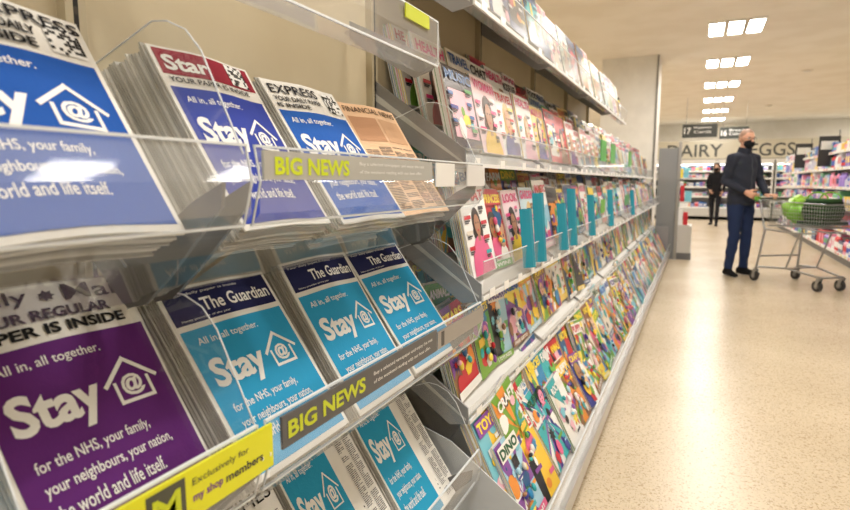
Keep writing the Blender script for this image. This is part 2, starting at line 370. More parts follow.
# magazine shelves
MAG0=1.455
SH=[(-.56,1.63,4.5),(-.575,1.215,8.0),(-.525,.85,GY1),(-.56,.49,GY1)]
ms=MB(); ma=MB()
for si,(xf,zf,ye) in enumerate(SH):
    for i,y in enumerate(BAYS):
        if y<1.40: continue
        a=y+.002;b=min(y+.87-.002,GY1)
        if b-a<.2 or y>ye: continue
        sl=.72; zback=zf+( .85+xf)*sl
        ms.prism_xz([(xf,zf),(xf,zf-.006),(-.85,zback-.02),(-.85,zback)],a,b,(206,206,202),PAINT)
        k=.035 if y<1.5 else .0
        ms.prism_xz([(xf+.005,zf+.012+k*.6),(xf+.008,zf-.015),(xf-.05,zf-.025),(-.85,zback-.07),(-.85,zback+k)],a+.001,a+.007,(150,150,151),PAINT)
        if si<3:
            xz_sheet(ma,[(xf+.012,zf+.095),(xf+.012,zf-.01),(xf-.03,zf-.012)],a,b,ACRL)
            ms.box((xf+.011,a,zf+.094),(xf+.014,b,zf+.097),EDG,PAINT)
        else: xz_sheet(ma,[(xf+.012,zf+.035),(xf+.012,zf-.01),(xf-.03,zf-.012)],a,b,ACRL)
        ms.box((xf+.008,a,zf-.014),(xf+.014,b,zf-.002),(236,238,238),PAINT)
        yy=a+.05
        while yy<b-.06: ms.box((xf+.014,yy,zf-.013),(xf+.0150,yy+.045,zf+.012),(250,250,248),GLOSS); yy+=R(.12,.25)
for i,y in enumerate(BAYS):
    if y>=1.40 and y+.87<=GY1+.1:
        xz_sheet(ma,[(-.33,.235),(-.335,.12)],y+.01,y+.86,ACRL)
        ms.box((-.333,y+.01,.233),(-.329,y+.86,.237),EDG,PAINT)
ms.prism_xz([(-.335,.12),(-.335,.235),(-.60,.42),(-.85,.5),(-.85,.12)],1.43,1.434,(214,218,222),PAINT)
ms.build('magazine_shelves',gon); ma.build('magazine_lips',gon)
st.build('side_brackets',gon)
tk=MB()
TEAL=(24,140,165)
for y,hh in ((1.86,.20),(2.02,.25),(2.42,.2),(2.62,.26),(3.15,.22),(3.9,.24),(5.3,.22)):
    wd=.095; pts=[(-.518+.03*math.sin(i/6*3.1),y+wd*i/6) for i in range(7)]
    for i in range(6):
        a,b=pts[i],pts[i+1]; tk.add([(a[0],a[1],.87),(b[0],b[1],.87),(b[0]-.02,b[1],.87+hh),(a[0]-.02,a[1],.87+hh)],[(0,1,2,3)],TEAL,GLOSS)
for y in (3.65,4.1,5.2): tk.box((-.55,y,1.29),(-.546,y+.22,1.42),(70,175,70),GLOSS)
tk.box((-.50,4.6,.98),(-.497,4.9,1.06),(60,160,90),GLOSS); tk.box((-.50,3.4,.98),(-.497,3.55,1.06),(110,190,60),GLOSS)
tk.build('shelf_talker_cards',gon)
# ---------------------------------------------------------------- magazines
PAL=[(206,46,60),(232,104,152),(248,206,70),(44,140,196),(58,64,150),(136,78,164),(246,243,238),(238,150,64),(90,170,90),(34,38,48),(238,230,216),(246,190,206),(126,200,218),(250,250,248),(250,228,90),(170,214,234),(60,180,186),(250,250,248),(250,214,50),(120,170,60),(150,110,80),(30,90,140)]
SK=[(232,190,160),(214,165,132),(240,205,180),(180,130,100)]
HR=[(70,45,30),(40,30,25),(190,150,90),(120,70,40),(225,195,130)]
WORDS=['STYLE','HOME','KITCHEN','GARDEN','COUNTRY','WOMAN','HELLO','FOOD','RELAX','MODE LIFE','LIVING','BEST','LOOK','CHAT','GOOD FOOD','HEALTH','TRAVEL','MUSIC']
KW=['PRINCESS','PONY FUN','DINO','ROCKETS','SUPER','MAGIC','TOYS','MERMAID','UNICORN','PLAY','ANIMALS','STARS','CRAFT','HEROES','PUPPY','FARM','PUZZLES','RACERS']
def pc(): return random.choice(PAL)
def cover(mb,M,w,h,busy,det):
    clip=(.002,.002,w-.002,h-.002)
    bg=pc() if busy else random.choice([(245,240,235),(238,230,218),(250,222,230),(205,226,234),(244,212,110),(224,84,98),(210,220,198),(84,104,150),(245,245,248),(250,250,250),(250,250,250),(240,240,236),(70,60,60)])
    z=.0006; mb.rect(0,0,w,h,z,bg,GLOSS,M)
    if busy:
        for q in range(random.choice([1,2,3])):
            a=R(.1,.6);b=R(.3,.9); z+=.0003; s=R(0,1)
            if s<.4: mb.poly([(0,0,z),(w,0,z),(w,h*a,z),(0,h*b,z)],pc(),GLOSS,M)
            elif s<.7: mb.poly([(w*a,0,z),(w,0,z),(w,h,z),(w*b,h,z)],pc(),GLOSS,M)
            else:      # sunburst rays
                c=pc(); cx,cy=w*R(.3,.7),h*R(.3,.6)
                for r_ in range(8):
                    a0=r_*math.pi/4;a1=a0+.36
                    P=[(cx,cy,z)]
                    for aa in (a0,a1): P.append((min(max(cx+.2*math.cos(aa),.001),w-.001),min(max(cy+.25*math.sin(aa),.001),h-.001),z))
                    mb.poly(P,c,GLOSS,M)
        nr=random.randint(10,18) if det else 6
        for i in range(nr):
            z+=.00025; r=R(.008,.026) if i>2 else R(.028,.05); k=R(0,1)
            x=R(.1,.9)*w;y=R(.08,.85)*h
            if k<.3: mb.disc(x,y,r,r*R(.6,1.4),z,pc(),GLOSS,M,random.choice([10,14]),0,None,clip)
            elif k<.55: mb.disc(x,y,r,r,z,pc(),GLOSS,M,random.choice([10,16,20]),random.choice([.45,.6,.75]),None,clip)
            elif k<.8:
                x2=min(x+R(.02,.07),w-.003); y2=min(y+R(.006,.04),h-.003); mb.rect(x,y,x2,y2,z,pc(),GLOSS,M)
            else:
                a=R(0,3.14); n_=5; P=[(min(max(x+r*1.4*R(.5,1)*math.cos(a+q*2*math.pi/n_),.002),w-.002),min(max(y+r*1.4*R(.5,1)*math.sin(a+q*2*math.pi/n_),.002),h-.002),z) for q in range(n_)]; mb.poly(P,pc(),GLOSS,M)
        z+=.0004
        for q in range(random.choice([0,0,1,1,2])):
            fx,fy=R(.25,.75)*w,R(.25,.6)*h; r=R(.018,.036); sk=random.choice(SK+[(250,220,90),(120,200,90),(240,150,190),(130,180,240),(250,250,250),(170,120,80)]); ty=R(0,1)
            if ty<.5: mb.disc(fx,fy+r*.25,r*1.35,r*1.35,z,random.choice(HR+[(240,120,180),(150,80,200)]),GLOSS,M,16,0,None,clip)
            else:
                for s in (-1,1): mb.disc(fx+s*r*.7,fy+r*.95,r*.4,r*.5,z,sk,GLOSS,M,10,0,None,clip)
            z+=.0003
            mb.disc(fx,fy-r*1.9,r*1.2,r*1.2,z,pc(),GLOSS,M,12,0,None,clip); z+=.0003
            mb.disc(fx,fy,r,r*1.05,z,sk,GLOSS,M,14,0,None,clip); z+=.0003
            if det:
                for s in (-1,1): mb.disc(fx+s*r*.38,fy+r*.15,r*.16,r*.2,z,(30,30,60),GLOSS,M,8)
                mb.disc(fx,fy-r*.42,r*.28,r*.12,z,(200,50,70),GLOSS,M,8)
        z+=.0004; c=pc(); own=R(0,1)<.6
        if own: mb.rect(.04*w,.79*h,.96*w,.96*h,z,c,GLOSS,M)
        if det:
            lt=(c[0]+c[1]+c[2]<560) if own else (sum(bg)<500)
            mb.text(random.choice(KW),.08*w,.815*h,.84*w,.115*h,z+.0005,random.choice([WT,(252,226,60)]) if lt else random.choice([(60,40,140),(200,30,60),(20,90,60),(20,90,180)]),GLOSS,M,None,.045)
            if R(0,1)<.6: mb.rect(.0,.0,w,.09*h,z,pc(),GLOSS,M); mb.text(random.choice(['FREE GIFTS!','WIN!','STICKERS','5 TOYS INSIDE']),.1*w,.02*h,.75*w,.05*h,z+.0005,WT,GLOSS,M,None,.03)
            if R(0,1)<.5:
                x0=R(.1,.4)*w;y0=R(.1,.3)*h
                for q in range(6):
                    v,f=ell((x0+R(0,.09),y0+R(0,.10),z+.006),(R(.006,.015),R(.006,.018),.007),7); mb.add(v,f,pc(),GLOSS,M,None,True)
    else:
        z=.0012; k=R(0,1)
        if k<.6:
            fx=R(.42,.6)*w; fy=h*R(.50,.60); hr=random.choice(HR); sk=random.choice(SK); s=R(.8,1.15)
            mb.disc(fx,fy,.042*s,.056*s,z,hr,GLOSS,M,18,0,None,clip); z+=.0003
            mb.disc(fx,fy-.035*s,.05*s,.03*s,z,hr,GLOSS,M,12,0,None,clip); z+=.0003
            mb.disc(fx,h*.0,.085,fy-.045*s,z,pc(),GLOSS,M,22,0,None,clip); z+=.0003
            mb.rect(fx-.013*s,fy-.065*s,fx+.013*s,fy-.02*s,z,sk,GLOSS,M); z+=.0003
            mb.disc(fx,fy-.008*s,.028*s,.039*s,z,sk,GLOSS,M,16); z+=.0003
            if det:
                for q in (-1,1): mb.disc(fx+q*.011*s,fy-.0,.005*s,.003,z,(50,35,30),GLOSS,M,8)
                mb.disc(fx,fy-.027*s,.008*s,.0035,z,(190,60,70),GLOSS,M,8)
        else:
            mb.rect(.08*w,.12*h,.92*w,.72*h,z,pc(),GLOSS,M); z+=.0004
            for i in range(5): mb.disc(R(.25,.75)*w,R(.22,.62)*h,R(.012,.035),R(.012,.035),z,pc(),GLOSS,M,12,0,None,clip); z+=.0003
        z+=.0004; tc=random.choice([(205,30,50),(30,30,40),(225,60,130),(20,90,160),(250,250,250)])
        if sum(tc)>700 and sum(bg)>560: tc=(205,30,50)
        if det:
            mb.text(random.choice(WORDS),.05*w,.83*h,.9*w,.125*h,z,tc,GLOSS,M,None,.03)
            for i in range(7):
                x=.05*w if i%2 else .66*w; yy=h*(.72-.085*i); W=R(.14,.28)*w
                mb.rect(x,yy,x+W,yy+.011,z,tc if i%3 else pc(),GLOSS,M); mb.rect(x,yy-.007,x+W*.8,yy-.003,z,(50,50,55),GLOSS,M); mb.rect(x,yy-.012,x+W*.6,yy-.0085,z,(70,70,75),GLOSS,M)
            if R(0,1)<.5: mb.disc(.84*w,.14*h,.022,.022,z,pc(),GLOSS,M,16,0,None,clip)
        else: mb.rect(.06*w,.85*h,.94*w,.95*h,z,tc,GLOSS,M)
def mag_stack(mb,x,y,z,w,h,T,lean,busy,roll,det):
    M=planeM((x,y,z),lean,roll)
    n=6 if det else 2
    for i in range(n):
        z1=-T*i/n; z0=z1-T/n*.8; jx=R(-.004,.002) if i else 0; jy=R(-.004,.008) if i else 0
        c=random.choice([(238,236,230),(225,222,214),(245,243,238)]); 
        mb.box((jx,jy,z0),(w+jx,h+jy,z1),c,GLOSS,M)
        mb.add([(jx-.0006,jy,z1),(jx-.0006,jy+h,z1),(jx-.0006,jy+h,z1-T/n*.3),(jx-.0006,jy,z1-T/n*.3)],[(0,1,2,3)],pc(),GLOSS,M)
        mb.add([(jx,jy+h+.0006,z1),(jx+w,jy+h+.0006,z1),(jx+w,jy+h+.0006,z1-T/n*.3),(jx,jy+h+.0006,z1-T/n*.3)],[(0,1,2,3)],pc(),GLOSS,M)
    cover(mb,M,w,h,busy,det)
def mag_row(xf,zf,busyp,h0,h1,lean,rollamp,y0=MAG0+.01,y1=GY1-.25,leanj=.0,w0=.185,w1=.225,lift=.008,gap=.014):
    mb=MB(); y=y0
    while y<y1:
        w=R(w0,w1); h=R(h0,h1); b=R(0,1)<busyp
        mag_stack(mb,xf+R(-.012,.006),y,zf+R(0,lift),w,h,R(.014,.04),(lean[0]+R(-leanj,leanj*.4),1),b,R(-rollamp,rollamp),y<4.8)
        y+=w+R(-.3*gap,gap)
    return mb.build('magazine_row')
for (xf,zf,ye),bz in zip(SH,(.1,.12,.35,.92)):
    for j in range(3):
        dx=.028+.092*j; hh=(.205,.255) if (j==0 and bz<.9 and zf>1) else (.24,.29)
        mag_row(xf-dx,zf+dx*.72+.012,bz,hh[0],hh[1],(-.22,1),.015 if bz<.2 else (.03 if bz<.5 else .09),MAG0+.01+.03*j,min(ye+.4,GY1)-.22,.02 if bz<.5 else .06,.165 if bz>.5 else .18,.225,.012 if bz<.5 else .03)
mag_row(-.372,.13,.92,.25,.30,(-.52,1),.14,MAG0+.06,GY1-.25,.12,.16,.23,.015,.03)
mag_row(-.425,.17,.92,.28,.33,(-.42,1),.14,MAG0+.02,GY1-.25,.08,.15,.21,.05,.02)
mag_row(-.475,.20,.9,.27,.31,(-.36,1),.08,MAG0+.05,GY1-.25,.03,.18,.22,.03)
# ---------------------------------------------------------------- end cap display
mb=MB(); mb.box((-.55,9.28,0),(-.26,9.32,1.66),(138,140,142),PAINT); mb.box((-.28,9.26,0),(-.24,9.36,1.75),(175,175,175),METAL)
mb.box((-.34,9.32,0),(-.04,9.9,.10),(110,110,112),PAINT); mb.box((-.34,9.32,.10),(-.05,9.9,.5),(205,203,198),PAINT)
for z in (.5,.85,1.2):
    mb.box((-.54,9.32,z),(-.08,9.56,z+.02),(210,208,204),PAINT)
    x=-.52
    while x<-.14:
        w=R(.05,.09); mb.box((x,9.36,z+.02),(x+w,9.5,z+R(.14,.27)),pc(),GLOSS); x+=w+.01
mb.build('end_display_rack')
# ---------------------------------------------------------------- right hand gondola
rg=empty('grocery_shelving_unit')
RX=1.9; RY0,RY1=4.8,17.2
mb=MB(); mb.box((RX+.5,RY0,0),(RX+.56,RY1,1.86),(225,220,208),PAINT); mb.box((RX+.02,RY0,0),(RX+.5,RY1,.1),(90,90,92),PAINT)
LV=[.12,.44,.76,1.06,1.36,1.62]
for z in LV:
    d=0 if z<.2 else .06
    mb.box((RX+d,RY0,z),(RX+.5,RY1,z+.02),(232,230,225),PAINT); mb.box((RX+d-.012,RY0,z-.015),(RX+d,RY1,z+.03),(240,240,238),PAINT)
    y=RY0+.05
    while y<RY1-.1:
        mb.box((RX+d-.014,y,z-.008),(RX+d-.012,y+.06,z+.024),random.choice([(250,250,250),(250,250,250),(250,220,60),(230,60,70)]),GLOSS); y+=R(.12,.3)
for i in range(15):
    y=RY0+i*(RY1-RY0)/14; mb.box((RX+.46,y-.015,.1),(RX+.5,y+.015,1.9),(200,200,198),PAINT)
mb.box((RX,RY0-.03,0),(RX+.56,RY0,1.86),(215,212,204),PAINT)
mb.build('shelves',rg)
mb=MB(); PP=[(240,240,245),(84,110,196),(160,134,214),(236,150,184),(120,184,224),(245,245,245),(250,218,110),(220,80,86),(120,190,146),(208,208,228),(60,80,130),(245,180,200),(250,250,250)]
for li,z in enumerate(LV):
    d=.01 if z<.2 else .07; hm=(.27 if li<5 else .2); y=RY0+.03
    while y<RY1-.15:
        n=random.randint(2,4); w=R(.05,.11); h=R(.5,.95)*hm; c=random.choice(PP); c2=random.choice(PP); kind=R(0,1)
        for i in range(n):
            if y+w>RY1: break
            x=RX+d+R(.005,.02)
            if kind<.55:
                mb.box((x,y,z+.02),(x+.3,y+w-.005,z+.02+h),c,GLOSS); mb.box((x-.001,y+.006,z+.02+h*.3),(x,y+w-.011,z+.02+h*.75),c2,GLOSS)
            else:
                cy=y+w/2;r=w*.44
                mb.tube((x+r,cy,z+.02),(x+r,cy,z+.02+h*.72),r,c,GLOSS,10); mb.tube((x+r,cy,z+.02+h*.72),(x+r,cy,z+.02+h*.86),r,c,GLOSS,10,r*.4)
                mb.tube((x+r,cy,z+.02+h*.86),(x+r,cy,z+.02+h),r*.42,c2,GLOSS,10); mb.tube((x+r,cy,z+.02+h*.2),(x+r,cy,z+.02+h*.55),r*1.02,c2,GLOSS,10)
            y+=w
        y+=R(0,.02)
mb.build('grocery_products',rg)
for y,z0 in ((9.0,1.33),(11.6,1.42),(14.2,1.45)):
    mb=MB(); mb.box((RX-.10,y,z0),(RX+.2,y+.02,z0+.5),(52,54,56),PAINT); mb.box((RX-.07,y-.002,z0+.28),(RX+.17,y,z0+.42),(235,235,230),GLOSS)
    mb.tube((RX+.18,y+.01,z0-.1),(RX+.18,y+.01,z0+.6),.008,(120,120,120),METAL); mb.tube((RX+.18,y+.01,z0+.3),(RX+.48,y+.01,z0+.3),.008,(120,120,120),METAL); mb.build('blade_sign',rg)
# ---------------------------------------------------------------- chilled cabinets at the far end
def fridge(x0,x1,seed):
    e=empty('refrigerated_cabinet'); random.seed(seed)
    y0,y1=19.7,20.6; mb=MB()
    mb.box((x0,y1-.06,0),(x1,y1,1.84),(235,235,232),PAINT); mb.box((x0,y0,0),(x1,y1-.06,.35),(205,205,203),PAINT); mb.box((x0,y0,0),(x1,y0+.01,.1),(70,70,72),PAINT)
    mb.box((x0,y0+.05,1.70),(x1,y1-.06,1.84),(238,238,236),PAINT)
    for x in (x0,x1-.03): mb.box((x,y0,.35),(x+.03,y1-.06,1.70),(225,225,223),PAINT)
    mb.box((x0+.05,y0+.07,1.675),(x1-.05,y0+.13,1.699),(255,255,255),FRLAMP)
    for z in (.36,.70,1.0,1.26,1.48):
        mb.box((x0+.03,y0+.15,z),(x1-.03,y1-.06,z+.02),(240,240,240),PAINT); mb.box((x0+.03,y0+.135,z-.02),(x1-.03,y0+.15,z+.03),(248,248,246),PAINT)
        x=x0+.06
        while x<x1-.2:
            w=R(.06,.13); h=R(.09,.17); c=random.choice(PP+[(250,250,250),(240,240,235),(60,160,90),(60,120,200)])
            mb.box((x,y0+.18,z+.02),(x+w-.008,y1-.2,z+.02+h),c,GLOSS); mb.box((x+.01,y0+.179,z+.05),(x+w-.018,y0+.18,z+.02+h*.7),random.choice(PP),GLOSS); x+=w
    mb.build('cabinet_body',e)
for i in range(6): fridge(-2.6+i*1.55,-2.6+i*1.55+1.5,i+5)
random.seed(5)
mb=MB(); mb.box((-3,19.75,1.86),(7,19.8,2.42),(220,216,200),PAINT); mb.box((-3,19.74,1.85),(7,19.8,1.87),(150,150,145),PAINT)
Mb=Matrix.Translation((0,19.745,0))@Matrix.Rotation(math.pi/2,4,'X')
for t,x,w in (('DAIRY',-.93,1.55),('EGGS',1.35,1.15),('CHEESE',3.6,1.6)): mb.text(t,x,1.93,w,.38,.001,(84,88,86),PAINT,Mb,None,.01)
mb.build('dairy_sign_board')
def hang(x,y,z,w,h,t,big='17'):
    mb=MB(); mb.box((x-w/2,y,z),(x+w/2,y+.03,z+h),(60,64,60),PAINT)
    M=Matrix.Translation((0,y-.001,0))@Matrix.Rotation(math.pi/2,4,'X')
    mb.text(big,x-w*.45,z+h*.25,w*.2,h*.5,.001,WT,PAINT,M,None,.02)
    for i,s in enumerate(t): mb.text(s,x-w*.17,z+h*(.62-.3*i),w*.5,h*.2,.001,WT,PAINT,M,None,.01)
    for s in (-.4,.4): mb.tube((x+s*w,y+.015,z+h),(x+s*w,y+.015,CH),.004,(150,150,150),METAL)
    mb.build('hanging_aisle_sign')
hang(-.03,14.6,2.17,.72,.30,('Magazines','Cards')); hang(.72,15.8,2.2,.62,.28,('Bread','Cakes'),'16'); hang(3.35,12.0,2.42,.9,.34,('Household','Laundry'),'18')
# ---------------------------------------------------------------- people
def evalmesh(ob):
    dg=bpy.context.evaluated_depsgraph_get(); dg.update(); e=ob.evaluated_get(dg); me=e.to_mesh()
    vs=[tuple(v.co) for v in me.vertices]; fs=[tuple(p.vertices) for p in me.polygons]; e.to_mesh_clear(); return vs,fs
def fuse(parts,vox,smooth=4):
    vs=[];fs=[]
    for v,f in parts:
        k=len(vs); vs+=v; fs+=[tuple(k+i for i in q) for q in f]
    me=bpy.data.meshes.new('tmp'); me.from_pydata(vs,[],fs); o=bpy.data.objects.new('tmp',me); sc.collection.objects.link(o)
    m=o.modifiers.new('r','REMESH'); m.mode='VOXEL'; m.voxel_size=vox
    s=o.modifiers.new('s','SMOOTH'); s.factor=.5; s.iterations=smooth
    r=evalmesh(o); bpy.data.objects.remove(o); return r
def loft(secs,n=16,side=None):
    P=[Vector(s[0]) for s in secs]; vs=[];fs=[]
    ref=Vector(side) if side else Vector((0,1,0))
    for i,s in enumerate(secs):
        d=(P[min(i+1,len(P)-1)]-P[max(i-1,0)]).normalized()
        u=(ref-d*ref.dot(d)); u=u.normalized() if u.length>1e-4 else d.orthogonal().normalized(); w=d.cross(u)
        for k in range(n):
            a=2*math.pi*k/n; vs.append(tuple(P[i]+u*math.cos(a)*s[1]+w*math.sin(a)*s[2]))
    for i in range(len(secs)-1):
        for k in range(n): fs.append((i*n+k,i*n+(k+1)%n,(i+1)*n+(k+1)%n,(i+1)*n+k))
    fs.append(tuple(range(n-1,-1,-1))); fs.append(tuple((len(secs)-1)*n+k for k in range(n)))
    return vs,fs
def limb(pts,rs,n=14):
    return loft([(p,r,r) for p,r in zip(pts,rs)],n)
def lerp(a,b,t): return tuple(a[i]+(b[i]-a[i])*t for i in range(3))
def hand(wrist,fdir,pnorm,curl,right):
    X=Vector(fdir).normalized(); Z=-Vector(pnorm).normalized(); Z=(Z-X*Z.dot(X)).normalized(); Y=Z.cross(X)
    M=Matrix(((X.x,Y.x,Z.x,wrist[0]),(X.y,Y.y,Z.y,wrist[1]),(X.z,Y.z,Z.z,wrist[2]),(0,0,0,1)))
    parts=[loft([((-.02,0,0),.026,.02),((.02,0,0),.034,.016),((.06,0,0),.041,.015),((.09,0,0),.040,.013),((.098,0,0),.034,.010)],14,(0,1,0))]
    for i,(y,L) in enumerate(((-.031,.072),(-.0105,.082),(.0105,.077),(.031,.060))):
        if right: y=-y
        p=(.085,y,0); ang=0; pts=[p]; 
        for s,l in enumerate((.45,.32,.25)):
            ang+=curl*(1 if s else .7)+.04*i; p=(p[0]+L*l*math.cos(ang),y*(1+.06*(s+1)),p[2]-L*l*math.sin(ang)); pts.append(p)
        parts.append(limb(pts,[.0095,.0088,.008,.0065],10))
    s=1 if right else -1
    parts.append(limb([(.025,s*.025,-.004),(.05,s*.052,-.014),(.075,s*.062,-.028),(.092,s*.060,-.042)],[.013,.0115,.010,.0075],10))
    v,f=fuse(parts,.0038,3)
    return [tuple(M@Vector(p)) for p in v],f
def person(name,loc,rotz,S,P,C,hairstyle,mask,headyaw,headpitch,glasses=False):
    mb=MB(); g=P['g']
    body=[]
    body.append(loft([((0,0,.86),.165*g,.118*g),((0,0,.93),.178*g,.128*g),((0,0,1.02),.172*g,.13*g),((.0,0,1.13),.165*g,.128*g),((.0,0,1.26),.178*g,.13*g),((0,0,1.37),.19*g,.122*g),((0,0,1.44),.165*g,.098*g),((0,0,1.49),.09,.075),((.008,0,1.53),.062,.062),((.018,0,1.60),.056,.058)],22,(0,1,0)))
    for s in (1,-1):
        k='L' if s>0 else 'R'
        hip=(0,s*.088,.93); kn=P['knee'+k]; an=P['ankle'+k]
        body.append(limb([hip,lerp(hip,kn,.45),lerp(hip,kn,.9),kn,lerp(kn,an,.35),lerp(kn,an,.75),an],[.098*g,.088*g,.068*g,.065*g,.064*g,.052*g,.052*g]))
        t=Vector((math.cos(P['toe'+k]),math.sin(P['toe'+k]),0)); A=Vector(an)
        zf=A.z-.095
        sd=t.cross(Vector((0,0,1)))
        body.append(loft([(tuple(A-t*.075+Vector((0,0,zf-A.z+.05))),.030,.036),(tuple(A-t*.05+Vector((0,0,zf-A.z+.05))),.037,.048),(tuple(A+t*.03+Vector((0,0,zf-A.z+.047))),.040,.046),(tuple(A+t*.10+Vector((0,0,zf-A.z+.036))),.047,.034),(tuple(A+t*.165+Vector((0,0,zf-A.z+.029))),.042,.027),(tuple(A+t*.195+Vector((0,0,zf-A.z+.026))),.026,.018)],16,tuple(sd)))
        sh=(0,s*.185*g,1.425); el=P['elbow'+k]; wr=P['wrist'+k]
        body.append(limb([(0,s*.10,1.43),sh,lerp(sh,el,.35),lerp(sh,el,.8),el,lerp(el,wr,.3),lerp(el,wr,.9),lerp(el,wr,1.0)],[.07,.070*g,.062*g,.052*g,.052*g,.050*g,.038*g,.037*g]))
        d=Vector(wr)-Vector(el); d.normalize()
        hv,hf=hand(tuple(Vector(wr)+d*.012),P.get('fdir'+k,tuple(d)),P['palm'+k],P['curl'+k],s<0)
        mb.add(hv,hf,C['skin'],SKIN,None,None,True)
    v,f=fuse(body,.0125,6)
    v=[(x+.003*math.sin(z*46+y*20),y+.003*math.sin(z*38+x*25+1),z) for x,y,z in v]
    grp={}
    for q in f:
        cx=sum(v[i][0] for i in q)/len(q);cy=sum(v[i][1] for i in q)/len(q);cz=sum(v[i][2] for i in q)/len(q)
        armish=cz<C['hem'] and any((Vector((cx,cy,cz))-Vector(P['wrist'+k])).length<.13 or (Vector((cx,cy,cz))-Vector(lerp(P['elbow'+k],P['wrist'+k],.5))).length<.12 for k in 'LR')
        if cz>1.545: key='skin'
        elif cz>1.505: key='collar'
        elif cz>C['hem'] or armish: key='top'
        elif cz>.092 and not (cz<.11 and abs(cx)>.1): key='legs'
        else: key='shoe' if cz>.018 else 'sole'
        if abs(cy)<.006 and cx>.05 and .9<cz<1.5 : key='zip'
        grp.setdefault(key,[]).append(q)
    col={'skin':C['skin'],'collar':C['top'],'top':C['top'],'legs':C['legs'],'shoe':C['shoe'],'sole':(70,70,70),'zip':C.get('zip',C['top'])}
    k0=len(mb.v)
    mb.v+= v
    for key,qs in grp.items():
        mat=SKIN if key=='skin' else CLOTH; i=mb.mi(mat); c=(*lin(col[key]),1)
        for q in qs: mb.f.append([k0+j for j in q]); mb.c.append(c); mb.m.append(i); mb.sm.append(True)
    hv,hf=fuse([loft([((0,0,C['hem']-.012),.172*g,.126*g),((0,0,C['hem']+.03),.183*g,.136*g)],24,(0,1,0))],.012,2); mb.add(hv,hf,C['top'],CLOTH,None,None,True)
    cv,cf=fuse([loft([((.0,0,1.485),.088,.082),((.006,0,1.53),.074,.074),((.01,0,1.555),.070,.072)],20,(0,1,0))],.010,2); mb.add(cv,cf,C['top'],CLOTH,None,None,True)
    HM=Matrix.Translation((.02,0,1.655))@Matrix.Rotation(headyaw,4,'Z')@Matrix.Rotation(headpitch,4,'Y')
    hp=[ell((-.008,0,.02),(.098,.077,.098)),ell((.03,0,-.035),(.062,.058,.075)),ell((.045,0,-.085),(.040,.040,.030)),ell((.02,0,-.06),(.058,.060,.045)),
        loft([((.083,0,.02),.008,.008),((.10,0,-.005),.011,.012),((.108,0,-.02),.015,.013),((.095,0,-.03),.012,.01)],10,(0,1,0)),ell((.086,0,-.058),(.012,.024,.008)),
        ell((.075,0,.034),(.02,.045,.010))]
    for s in (1,-1): hp.append(ell((-.008,s*.078,-.01),(.018,.010,.032)))
    hv,hf=fuse(hp,.0055,3); a={};
    for q in hf:
        cx=sum(hv[i][0] for i in q)/len(q);cy=sum(hv[i][1] for i in q)/len(q);cz=sum(hv[i][2] for i in q)/len(q)
        hair=(cz>.062-.9*max(0,-(cx-.05))*1.0 and cx<.068 and abs(cy)<.08 and not(cx>.045 and cz<.08)) or (cx<-.03 and cz>-.03)
        a.setdefault('hair' if hair else 'skin',[]).append(q)
    k0=len(mb.v); mb.v+=[tuple(HM@Vector(p)) for p in hv]
    for key,qs in a.items():
        i=mb.mi(SKIN); c=(*lin(C['hair'] if key=='hair' else C['skin']),1)
        for q in qs: mb.f.append([k0+j for j in q]); mb.c.append(c); mb.m.append(i); mb.sm.append(True)
    for s in (1,-1):
        v,f=ell((.079,s*.031,.012),(.012,.015,.008),8); mb.add(v,f,(235,232,228),SKIN,HM,None,True)
        v,f=ell((.088,s*.031,.012),(.006,.006,.006),8); mb.add(v,f,(40,28,22),SKIN,HM,None,True)
        v,f=ell((.086,s*.031,.032),(.008,.018,.004),8); mb.add(v,f,C['brow'],SKIN,HM,None,True)
        if glasses:
            pts=[(.101,s*.033+.021*math.cos(t*math.pi/6),.010+.016*math.sin(t*math.pi/6)) for t in range(13)]; mb.path(pts,.0016,(25,25,28),GLOSS,5,HM)
            mb.path([(.101,s*.054,.014),(.06,s*.078,.014),(-.01,s*.086,.010)],.0018,(25,25,28),GLOSS,5,HM)
    if glasses: mb.path([(.101,-.012,.012),(.104,0,.016),(.101,.012,.012)],.0016,(25,25,28),GLOSS,5,HM)
    if mask:
        v,f=fuse([ell((.058,0,-.052),(.062,.064,.052)),ell((.09,0,-.035),(.030,.030,.030)),ell((.05,0,-.085),(.048,.048,.028))],.006,3); mb.add(v,f,(28,29,33),CLOTH,HM,None,True)
        for s in (1,-1):
            mb.path([(.05,s*.062,-.03),(.01,s*.076,-.005),(-.015,s*.088,.012)],.0022,(28,29,33),CLOTH,5,HM); mb.path([(.04,s*.06,-.075),(.005,s*.072,-.05),(-.015,s*.088,-.03)],.0022,(28,29,33),CLOTH,5,HM)
    else: v,f=ell((.093,0,-.056),(.006,.02,.005),8); mb.add(v,f,(180,90,85),SKIN,HM,None,True)
    if hairstyle=='long':
        v,f=fuse([ell((-.02,0,.03),(.10,.09,.105)),loft([((-.045,0,.03),.09,.06),((-.06,0,-.06),.088,.05),((-.06,0,-.14),.075,.04)],16,(0,1,0))],.009,3); mb.add(v,f,C['hair'],CLOTH,HM,None,True)
    o=mb.build(name,None,loc,rotz); o.scale=(S,S,S); return o
PM=dict(g=1.0,kneeL=(.025,.10,.50),ankleL=(.0,.115,.095),toeL=.35,kneeR=(.02,-.10,.50),ankleR=(-.02,-.12,.095),toeR=-.35,
        elbowL=(.06,.235,1.15),wristL=(.215,.15,.995),palmL=(0,0,-1),curlL=.75,
        elbowR=(-.05,-.235,1.15),wristR=(.15,-.13,1.03),palmR=(0,1,0),curlR=.55)
PM['fdirL']=(1,0,.05); 
